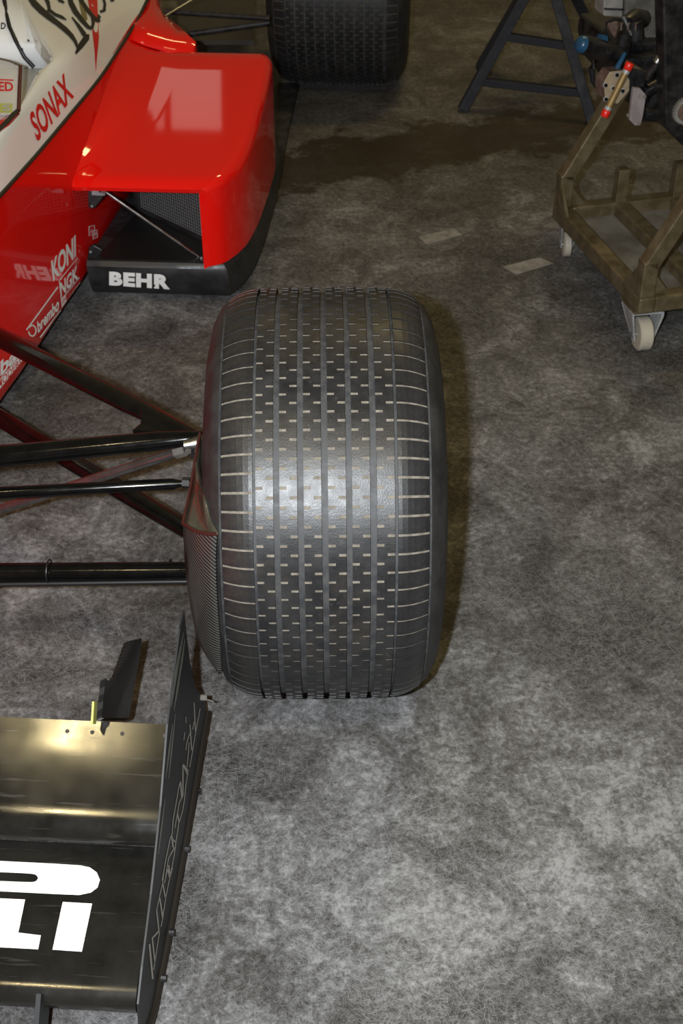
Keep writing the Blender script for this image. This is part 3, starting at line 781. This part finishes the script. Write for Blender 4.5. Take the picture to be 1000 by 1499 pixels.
# flank of the monocoque
lettering('lettering', 'KONI', [(77, 413), (112, 374), (110, 343), (72, 384)], mono, 'decal_white', .035, .15)
lettering('lettering', 'NGK', [(88, 437), (114, 407), (113, 387), (87, 414)], mono, 'decal_white', .03)
strokes('sticker_frame', [[(86, 411, 1.3), (113, 377, 1.3), (117, 413, 1.3), (90, 450, 1.3), (86, 411, 1.3)]], mono, 'decal_white')
polys('sticker_band', [[(88.5, 438), (116, 405), (117, 413), (90, 450)]], mono, 'decal_white', .0010)
lettering('lettering', 'SPARK PLUGS', [(90.5, 446), (116.5, 412), (116, 407.5), (89.5, 440)], mono, 'decal_red', .01, 0, .0018)
lettering('lettering', 'brembo', [(55, 488), (86, 453), (85, 434), (52, 473)], mono, 'decal_white', .03, .2)
strokes('sticker_line', [[(38, 483, 2), (84, 420, 2)]], mono, 'decal_white'); strokes('sticker_line', [[(58, 494, 2), (88, 454, 2)]], mono, 'decal_white')
strokes('emblem_ring', [[(46.5+5.5*cos(a*.5), 484+8*sin(a*.5), 2) for a in range(-5, 7)]], mono, 'decal_white')
lettering('lettering', 'bal', [(0, 552), (30, 519), (30, 500), (-2, 531)], mono, 'decal_white', .035, .1)
polys('sticker_band', [[(-2, 556), (32, 517.5), (35, 524), (-2, 571)]], mono, 'decal_white', .0010)
lettering('lettering', 'MODERN', [(-4, 571), (34, 527), (33, 519), (-5, 559)], mono, 'decal_red', .01, 0, .0018)
# pod mouth sticker on the flank
strokes('emblem', [[(129.5, 332, 1.4), (137.5, 330, 1.4), (138, 342, 1.4), (130, 345, 1.4), (129.5, 332, 1.4)], [(135, 338, 1.4), (141, 336.5, 1.4), (142, 347, 1.4), (136, 350, 1.4), (135, 338, 1.4)], [(132, 341, 1), (133.5, 335, 1), (135, 340, 1)], [(137.5, 346, 1), (140, 341, 1)]], mono, 'decal_white')
lettering('lettering', 'BEHR', [(160, 417), (249, 423), (249, 402), (160, 397)], tray, 'decal_white', .06, 0, .0014, 1.12)
# cowl
lettering('lettering', 'SONAX', [(54, 209), (108, 142), (93, 106), (41, 168)], cowl, 'decal_red', .03, 0, .0016)
E_ = [[(42, -6, 8), (50, 6, 10), (60, 16, 10), (72, 26, 9), (84, 35, 8), (95, 44, 8), (104, 53, 7), (110, 62, 5), (113, 72, 3), (111, 80, 1)],
      [(67, 24, 2), (72, 14, 5), (70, 4, 6), (62, -8, 4)], [(71, 15, 5), (80, 22, 5), (90, 26, 5), (97, 30, 2)],
      [(110, 79, 3), (117, 68, 8), (126, 56, 9), (129, 51, 3)], [(126, 57, 4), (122, 50, 7), (114, 38, 5), (105, 26, 2)],
      [(81, -6, 4), (88, 2, 5), (94, 5, 3)],
      [(100, -8, 6), (104, 6, 8), (110, 18, 8), (119, 30, 7), (128, 40, 6), (134, 43, 4)], [(134, 43, 4), (136, 34, 5), (134, 24, 4)],
      [(113, -8, 5), (120, 4, 6), (128, 16, 6), (136, 26, 6), (144, 32, 5)], [(144, 33, 5), (144, 22, 3), (147, 26, 2)],
      [(146, 18, 4), (152, 16, 5), (153, 6, 4), (150, -4, 4)], [(160, -6, 4), (164, 2, 5), (167, 2, 1)]]
polys('brush_mark', [[(113, -8), (121, -8), (128, 28), (124, 34), (119, 22)]], cowl, 'decal_olive', .0012)
polys('brush_mark', [[(127, -8), (142, -8), (143, 25), (132, 25)], [(133, 24), (144, 24), (144, 55), (135, 52)], [(135, 50), (144.5, 52), (143, 70), (137.5, 72)], [(137.5, 70), (143, 68), (141, 88), (138.5, 90)], [(138.7, 88), (141, 86), (140, 103), (139.4, 103)]], cowl, 'decal_red', .0014)
strokes('brush_lettering', E_, cowl, 'decal_black', .0020)
# windscreen and interior marks
lettering('lettering', 'ED', [(-2, 134), (20, 134), (19, 121), (-2, 120)], screen, 'decal_red', .03)
strokes('sticker_line', [[(-20, 116.5, 2), (20, 118, 2)]], screen, 'decal_red')
polys('sticker_band', [[(-10, 152), (18, 152), (18, 166), (-10, 166)]], screen, 'yellow', .0012)
lettering('lettering', 'S', [(4, 164), (16, 164), (16, 154), (4, 154)], screen, 'decal_grey', .03, 0, .002)
lettering('lettering', 'D', [(1, 44.5), (8, 44.5), (8, 35), (1, 35)], inner, 'decal_black', .03, 0, .004)
strokes('sticker_line', [[(-10, 48, 1.3), (11, 48, 1.3)]], inner, 'decal_black', .004)
# wing lettering
def bowl():
    o_ = [(-60, 1258), (60, 1263), (118, 1267)]
    for k in range(9): a = -pi/2+k*pi/8; o_.append((121+26*cos(a), 1289+21.5*sin(a)))
    o_ += [(112, 1311), (0, 1305), (-60, 1302)]
    return o_
b_ = MB()
outer_top = [(-400, 1241), (-200, 1251), (-60, 1258), (0, 1261), (40, 1263), (80, 1265), (118, 1267.5), (132, 1270.5), (142, 1278), (146.5, 1289), (143, 1300), (133, 1307.5), (116, 1311), (80, 1309.5), (40, 1307.5), (0, 1305.5), (-60, 1302.5), (-200, 1296), (-400, 1286)]
inner_s = [(-340, 1261), (-200, 1268), (-60, 1275), (0, 1277.5), (25, 1278.5), (42, 1279.5), (48, 1280), (52, 1281), (54.5, 1283), (56, 1286), (54.5, 1289), (52, 1291), (48, 1292), (40, 1292), (25, 1291.5), (0, 1290.5), (-60, 1288), (-200, 1281), (-340, 1274)]
rws = [[stick(mp_, *p) for p in outer_top], [stick(mp_, *p) for p in inner_s]]
ok = [i for i in range(len(outer_top)) if rws[0][i] is not None and rws[1][i] is not None]
b_.grid([[r[i] for i in ok] for r in rws]); lo = b_.build('lettering', M['decal_white'], fix=False); put(lo, mp_)
polys('lettering', [[(-4, 1315.6), (37, 1317.5), (27, 1366), (60, 1370), (56, 1390.5), (-18, 1386.5)]], mp_, 'decal_white')
polys('lettering', [[(-92, 1311), (-51, 1313), (-61, 1361), (-28, 1364.5), (-32, 1384), (-106, 1380)]], mp_, 'decal_white')
polys('lettering', [[(-190, 1306), (-110, 1310), (-113, 1325), (-152, 1323), (-154, 1333), (-116, 1335), (-119, 1350), (-157, 1348), (-160, 1357), (-121, 1360), (-125, 1379), (-204, 1374)]], mp_, 'decal_white')
polys('lettering', [[(-290, 1301), (-215, 1305), (-208, 1316), (-212, 1334), (-228, 1342), (-214, 1373), (-252, 1371), (-262, 1346), (-267, 1370), (-304, 1368)]], mp_, 'decal_white')
polys('lettering', [[(-348, 1298), (-308, 1300), (-322, 1367), (-362, 1365)]], mp_, 'decal_white')
polys('lettering', [[(92, 1321), (135, 1323.5), (120, 1394), (77, 1391)]], mp_, 'decal_white')
# end plate outlines
def r1(*p): return [(200+x/8.33, 1270+y/8.33, w_) for x, y, w_ in p]
def r2_(*p): return [(230+x/8.81, 1120+y/8.81, w_) for x, y, w_ in p]
def r3_(*p): return [(250+x/11.53, 1000+y/11.53, w_) for x, y, w_ in p]
w1 = 1.9; w2 = 1.2
epl = [r1((150, 935, 2.4), (190, 1360, 2.6)), r1((183, 860, w1), (215, 1140, w1)), r1((180, 865, w1), (270, 768, 2.6)), r1((272, 790, w2), (245, 960, w2), (200, 1250, w2)),
       r1((237, 520, w1), (265, 770, w1)), r1((237, 520, w2), (275, 340, w2), (310, 190, w2), (330, 10, w2)), r1((275, 370, w1), (312, 610, 2.6)),
       r1((290, 720, w2), (312, 610, w2), (345, 380, w2), (385, 180, w2), (432, 0, w2)), r1((310, 190, w1), (345, 370, w1)), r1((330, 190, w2), (370, 30, w2)), r1((375, 20, w1), (395, 120, w1)),
       r2_((55, 1490, w2), (110, 1190, w2), (160, 950, w2), (183, 890, w2)), r2_((178, 900, w1), (200, 1060, 2.4)), r2_((95, 1490, w2), (140, 1200, w2), (220, 1060, 2)),
       r2_((150, 1490, w2), (215, 1150, w2), (240, 960, w2), (275, 740, w2), (320, 600, w2), (345, 450, w2), (365, 250, w2), (395, 60, w2)),
       r2_((140, 1290, w1), (160, 1400, w1)),
       r2_((185, 890, w2), (200, 700, w2), (240, 480, w2), (270, 300, w2), (295, 210, w1)), r2_((295, 210, w1), (312, 430, 2.2)), r2_((222, 810, w2), (250, 650, w2), (280, 480, w2), (330, 380, 2)),
       r2_((255, 620, w1), (275, 730, w1)), r2_((195, 960, w1), (240, 1000, w1)), r2_((327, 0, w1), (325, 380, w1)), r2_((340, 20, w1), (392, 130, w1)),
       r3_((200, 1370, 1.4), (200, 1499, 1.4)), r3_((200, 1370, w1), (290, 1490, w1)), r3_((385, 330, 1.3), (395, 560, 1.6), (412, 850, 1.6)), r3_((315, 700, 1.4), (345, 1130, 1.8)),
       r3_((245, 1130, w2), (270, 970, w2), (310, 850, w2)), r3_((310, 1420, w2), (350, 1200, w2), (400, 900, w2), (440, 680, w2), (487, 430, w2)), r3_((265, 1420, w2), (290, 1150, w2), (300, 1000, w2)), r3_((362, 780, w2), (385, 650, w2)),
       r3_((247, 570, 1), (247, 670, 1)), r3_((225, 830, 1), (213, 960, 1))]
strokes('outline_lettering', epl, plate, 'decal_grey', .0008)
strokes('sheen_stripe', [[(268.5, 925, .8), (262, 958, 3.6), (255, 1000, 3.2), (250, 1035, 1)], [(270, 935, .8), (266, 965, 3), (259, 1010, 3), (254, 1040, 1)], [(252, 1060, 1), (247, 1100, 3), (242, 1140, 1)], [(256, 1045, 1), (250, 1105, 2.4), (246, 1140, 1)], [(241, 1170, 1), (236, 1210, 2.4), (231, 1250, 1)]], plate, 'plate_sheen', .0006)  # sheen on the carbon plate, painted as pale grey strokes

# ------------------------------------------------------------------ things standing behind: trestle, trolley, engine, tape
tre = empty('trestle', (.46, 2.75, 0), 'navy-black steel trestle with crossbars behind the engine trolley', 'trestle')
fl_, fr_ = A(676, 163, Z=0), A(868, 181, Z=0)
tl_ = A(765, 0, Y=2.66); trr = A(815, 0, Y=2.62)
def ext(a, b_, z): return a+(b_-a)*((z-a.z)/(b_.z-a.z))
HZ = .62
legs = [(fl_, ext(fl_, tl_, HZ)), (fr_, ext(fr_, trr, HZ))]
bl_ = A(702, 100, Z=0); btl = ext(fl_, tl_, HZ)+Vector((.02, .08, 0))
bru = A(870, 50, Y=3.02); brt = A(845, 0, Y=2.95); br_ = ext(bru, brt, 0)
legs += [(bl_, btl), (br_, ext(bru, brt, HZ))]
for a, b_ in legs:
    lg = MB(); d_ = (b_-a).normalized(); lg.bar(a+d_*.004, b_, .034, .034, upv=(0, 1, 0)); lg.build('leg', M['stand'], tre, bevel=.003)
def onleg(leg, px, py): 
    a, b_ = leg; n = Vector((0, 1, 0)); q = AP(px, py, a, (b_-a).cross(Vector((1, 0, 0)))); return q
for (pa, pb_) in (((702, 119), (862, 137)), ((742, 53.5), (832, 67))):
    p = AP(pa[0], pa[1], fl_, (tl_-fl_).cross(fr_-fl_)); q = AP(pb_[0], pb_[1], fl_, (tl_-fl_).cross(fr_-fl_))
    cbx = MB(); cbx.bar(p, q, .024, .024, upv=(0, 1, 0)); cbx.build('crossbar', M['stand'], tre, bevel=.002)
bm_ = MB(); bm_.bar(legs[0][1]+Vector((-.05, -.03, 0)), legs[1][1]+Vector((.05, -.0, 0)), .06, .04); bm_.bar(legs[2][1], legs[3][1], .04, .04); bm_.build('top_beam', M['stand'], tre, bevel=.003)

# trolley frame, local axes u (right) and v (back)
CO = Vector((.653, .971, 0)); CU = Vector((.953, .302, 0)); CV = Vector((-.302, .953, 0))
def C(u, v, z): return CO+CU*u+CV*v+Vector((0, 0, z))
tro_ = empty('engine_trolley', C(.3, .3, 0), 'bronze-painted tubular trolley on pale casters', 'trolley')
def beam(name, a, b_, w_=.040, h_=.040, m='trolley'):
    q = MB(); q.bar(a, b_, w_, h_); return q.build(name, M[m], tro_, bevel=.0045)
ZB = .130; LU, LV, V0 = .62, .575, .075
beam('side_beam', C(.016, V0-.02, ZB), C(.016, LV+.02, ZB)); beam('side_beam', C(LU, V0-.02, ZB), C(LU, LV+.02, ZB))
beam('end_beam', C(.036, V0, ZB), C(LU-.02, V0, ZB)); beam('end_beam', C(.036, LV, ZB), C(LU-.02, LV, ZB))
beam('cross_beam', C(.170, V0+.02, ZB), C(.170, LV-.02, ZB)); beam('cross_beam', C(.325, V0+.02, ZB), C(.325, LV-.02, ZB))
def post(v):
    pts = [C(.014, v, ZB+.02), C(.014, v, ZB+.095)]
    q = MB(); q.bar(pts[0], pts[1]+Vector((0, 0, .012)), .036, .036, upv=CV); 
    t1 = C(.165, v, .50); q.bar(pts[1], t1, .036, .036, upv=CV); return q.build('post', M['trolley'], tro_, bevel=.003)
post(V0); post(LV)
for v in (V0, LV):
    q = MB(); q.prism([C(.02, v-.004, ZB+.02), C(.075, v-.004, ZB+.02), C(.02, v-.004, ZB+.085)], CV*.008); q.build('gusset', M['trolley'], tro_)
    q = MB(); s_ = 1 if v == V0 else -1
    q.prism([C(-.004, v+s_*.02, ZB+.02), C(-.004, v+s_*.07, ZB+.02), C(-.004, v+s_*.02, ZB+.08)], CU*.008); q.build('gusset', M['trolley'], tro_)
for u, v, h in ((.170, LV, .085), (.325, LV-.01, .09)):
    q = MB(); q.bar(C(u, v, ZB+.015), C(u, v, ZB+.02+h), .030, .030, upv=CV); q.build('stub_post', M['trolley'], tro_, bevel=.002)
q = MB(); q.prism([C(.036, V0+.02, .112), C(.15, V0+.02, .112), C(.15, LV-.02, .112), C(.036, LV-.02, .112)], (0, 0, .006)); q.build('tray_sheet', M['trolley_tray'], tro_)
q = MB(); q.prism([C(.19, V0+.02, .112), C(.305, V0+.02, .112), C(.305, LV-.02, .112), C(.19, LV-.02, .112)], (0, 0, .006)); q.build('tray_sheet', M['trolley_tray'], tro_)
def caster(u, v, du, dv, r, k=1.0):
    c = empty('caster', C(u, v, 0))
    q = MB(); q.box(C(u, v, .106), (.078*k, .078*k, .008), Matrix.Rotation(atan2(CU.y, CU.x), 3, 'Z')); pl_ = q.build('mount_plate', M['trolley'], None)
    dd = (CU*du+CV*dv).normalized(); sd = Vector((-dd.y, dd.x, 0)); wc = C(u, v, r)+dd*.022*k
    q = MB()
    for s_ in (-1, 1):
        b0 = wc+sd*(s_*.020*k); top = C(u, v, .102)+sd*(s_*.034*k)
        q.prism([b0+dd*.014*k+Vector((0, 0, -.012*k)), b0-dd*.012*k+Vector((0, 0, -.012*k)), top-dd*.040*k+Vector((0, 0, -.012)), top-dd*.040*k, top+dd*.040*k, top+dd*.040*k+Vector((0, 0, -.012))], sd*(.004*s_))
    q.bar(C(u, v, .098)-sd*.034*k, C(u, v, .098)+sd*.034*k, .07*k, .006)
    fk = q.build('fork', M['caster'], None, bevel=.001)
    q = MB(); q.tube([wc-sd*.016*k, wc-sd*.012*k, wc+sd*.012*k, wc+sd*.016*k], [r*.88, r, r, r*.88], 24); wh = q.build('caster_wheel', M['caster_wheel'], None, smooth=40)
    q = MB(); q.tube([wc-sd*.028*k, wc+sd*.028*k], .006*k, 8); ax = q.build('axle_bolt', M['steel'], None)
    put(c, tro_)
    for o in (pl_, fk, wh, ax): put(o, c)
caster(.035, V0+.035, -.1, -1, .040); caster(.04, LV, .2, 1, .032, .62); caster(LU-.03, V0+.035, -.1, -1, .040); caster(LU-.03, LV, .2, 1, .032, .62)

# engine assembly carried on the trolley posts
eng = empty('engine', C(.35, LV, .3), 'black engine assembly with pump and red capped pipe on the bronze trolley', 'engine')
def E(px, py, v): return AP(px, py, C(0, v, 0), CV)
def ebuild(q, name, m, parent=None, **k): return q.build(name, M[m] if isinstance(m, str) else [M[x] for x in m], parent or eng, **k)
q = MB(); q.prism([E(905, 62, .64), E(1100, 62, .64), E(1100, 172, .64), E(948, 176, .64), E(930, 150, .64), E(905, 120, .64), E(900, 85, .64)], CV*.25); ebuild(q, 'engine_block', 'engine_black', bevel=.008)
q = MB(); q.prism([E(915, -60, .68), E(970, -60, .68), E(972, 70, .68), E(948, 66, .68), E(940, 34, .68), E(915, 28, .68)], CV*.1); ebuild(q, 'cast_cover', 'engine_grey', bevel=.006)
q = MB(); q.prism([E(885, -60, .66), E(916, -60, .66), E(912, 26, .66), E(884, 24, .66)], CV*.06); ebuild(q, 'alloy_box', 'engine_pale', bevel=.004)
q = MB(); q.bar(E(885, 13, .655), E(913, 14, .655), .004, .004); ebuild(q, 'box_seam', 'engine_black')
q = MB(); q.prism([E(889, 34, .655), E(905, 31, .655), E(906, 40, .655), E(901, 57, .655), E(893, 44, .655)], CV*.02); ebuild(q, 'cast_lug', 'pump_side', bevel=.003)
q = MB(); q.tube([E(912, 30, .645), E(900, 28, .64), E(888, 33, .64), E(886, 44, .64), E(892, 60, .645)], .0035, 8); ebuild(q, 'thin_hose', 'hose', smooth=60)
q = MB(); q.tube([E(942, 28, .63), E(930, 26, .62), E(920, 32, .61), E(915, 50, .60), E(912, 75, .60), E(913, 95, .61)], [.021, .022, .020, .018, .017, .016], 14); ebuild(q, 'intake_hose', 'engine_black', smooth=60)
q = MB(); q.tube([E(931, 30, .60), E(931, 58, .60)], .017, 12); ebuild(q, 'connector', 'engine_black', smooth=50)
for x in (911, 921, 932):
    q = MB(); q.tube([E(x, 34, .575), E(x-1, 44, .575)], .0035, 6); ebuild(q, 'hose_clip', 'steel')
q = MB(); q.tube([E(853, 65, .56), E(875, 72, .57), E(905, 80, .60)], [.023, .024, .024], 16); hs = ebuild(q, 'water_hose', 'engine_black', smooth=60)
q = MB(); q.tube([E(846, 63, .557), E(849, 64, .558), E(858, 66.5, .562)], [.013, .0190, .0225], 16); ebuild(q, 'hose_cap', 'cap_blue', hs, smooth=50)
q = MB(); q.tube([E(876, 58, .60), E(886, 60, .60)], .014, 12); ebuild(q, 'hose_cap', 'cap_blue', hs, smooth=50)
q = MB(); q.tube([E(872, 84, .60), E(866, 100, .60), E(868, 118, .60), E(876, 128, .60)], .007, 8); ebuild(q, 'thin_hose', 'hose', smooth=60)
q = MB(); q.tube([E(903, 101, .535), E(908, 91, .54), E(915, 78, .55)], [.007, .0062, .005], 10); ebuild(q, 'blue_union', 'cap_blue', smooth=50)
# pump: hexagonal body, face with holes
hexp = [(884, 120), (893, 105), (914, 103), (922, 118), (921, 133), (905, 152), (886, 148)]
off = [(871, 113), (882, 98), (905, 97), (917, 105), (921, 133), (893, 152), (872, 133)]
q = MB(); q.add([E(*p, .545) for p in hexp]+[E(*p, .59) for p in off], [tuple(range(7)), tuple(range(13, 6, -1))]+[(i, (i+1) % 7, 7+(i+1) % 7, 7+i) for i in range(7)])
q.m = [0]+[1]*8; pump = ebuild(q, 'pump', ('pump_face', 'pump_side'), bevel=.0015)
for x, y in ((903.5, 110), (887, 125), (898.5, 129.5), (912, 133.5), (887.5, 145.5)):
    q = MB(); q.tube([E(x-.6, y-.4, .546), E(x-.6, y-.4, .541)], .0062, 10); h = ebuild(q, 'bolt', 'engine_pale', pump)
    q = MB(); q.tube([E(x, y, .5412), E(x, y, .5392)], .0047, 10); ebuild(q, 'bolt_socket', 'socket', pump)
pa, pb2 = E(891.5, 156, .530), E(915.5, 107, .530); q = MB(); q.tube([pa, pb2], .0085, 14); pipe = ebuild(q, 'brass_pipe', 'brass', smooth=50)
dpp = (pa-pb2).normalized()
for p, s_ in ((pa, 1), (pb2, -1)):
    q = MB(); q.tube([p, p+dpp*(s_*.008)], .0092, 14); ebuild(q, 'collar', 'caster', pipe, smooth=50)
    q = MB(); q.tube([p+dpp*(s_*.008), p+dpp*(s_*.010), p+dpp*(s_*.024), p+dpp*(s_*.026)], [.0085, .0105, .0105, .009], 14); ebuild(q, 'end_cap', 'cap_red', pipe, smooth=50)
# mauve bracket
q = MB(); q.prism([E(x, y, .52) for x, y in ((928, 129), (938, 130), (946, 139), (945, 147), (941, 172), (938, 183), (930, 184), (922, 176), (925, 150))], CV*.012); brk = ebuild(q, 'bracket_plate', 'bracket', bevel=.0012)
for x, y, r in ((937, 141, .0062), (943.5, 142, .0045), (935.5, 181, .0045), (919.5, 168.5, .004)):
    q = MB(); q.tube([E(x, y, .522), E(x, y, .515)], r, 10); ebuild(q, 'bolt', 'pump_side' if r > .006 else 'engine_grey', brk)
q = MB(); q.prism([E(x, y, .55) for x, y in ((916, 100), (950, 104), (950, 150), (928, 152), (921, 135))], CV*.05); ebuild(q, 'pump_housing', 'engine_black', bevel=.004)
q = MB(); q.tube([E(961, 92, .50), E(968, 81, .50), E(977, 66, .50)], [.010, .0115, .0115], 14); ebuild(q, 'silver_pipe', 'steel', smooth=50)
q = MB(); q.tube([E(945, 126, .51), E(948, 116, .51), E(954, 104, .505), E(962, 92, .50)], .0105, 12); ebuild(q, 'pipe_hose', 'engine_black', smooth=60)
q = MB(); q.tube([E(944, 134, .52), E(980, 114, .53)], .015, 14); ebuild(q, 'cross_pipe', 'engine_black', smooth=50)
q = MB(); q.tube([E(942, 168, .53), E(985, 170, .53)], .016, 14); ebuild(q, 'lower_pipe', 'engine_black', smooth=50)
q = MB(); q.prism([E(x, y, .46) for x, y in ((968, -80), (1060, -80), (1060, 240), (1003, 216), (975, 188), (973, 140), (972, 70))], CV*.05); bh = ebuild(q, 'bell_housing', 'engine_black', bevel=.006)
q = MB(); cc = E(1006, 163, .448); k = 40
ring = []
for i in range(k):
    a = 2*pi*i/k
    for rr_ in ((.048, .052) if i % 2 else (.048, .046)): pass
pts = [cc+CU*((.034 if i % 2 else .030)*cos(2*pi*i/60))+Vector((0, 0, (.034 if i % 2 else .030)*sin(2*pi*i/60))) for i in range(60)]
q.prism(pts, CV*.012); gr = ebuild(q, 'gear', 'engine_pale', bh)
q = MB(); q.tube([cc+CV*.001, cc-CV*.004], .024, 24); ebuild(q, 'gear_hub', 'pump_side', gr, smooth=40)
# the block rests on the posts through a saddle
q = MB(); q.bar(C(.15, LV+.04, .49), C(.5, LV+.04, .49), .05, .04); ebuild(q, 'saddle', 'engine_black')

def tape(px_quad, lbl):
    q = MB(); q.prism([A(*p, Z=.0006) for p in px_quad], (0, 0, .0012)); o = q.build('floor_tape', M['tape']); o['label'] = lbl; o['category'] = 'tape'; o['group'] = 'tape patches on the floor'
tape([(612, 347), (665, 335), (676, 344), (625, 358)], 'worn grey tape patch on the floor nearer the racing car')
tape([(736, 391), (790, 377), (810, 386), (756, 402)], 'worn grey tape patch on the floor nearer the trolley casters')
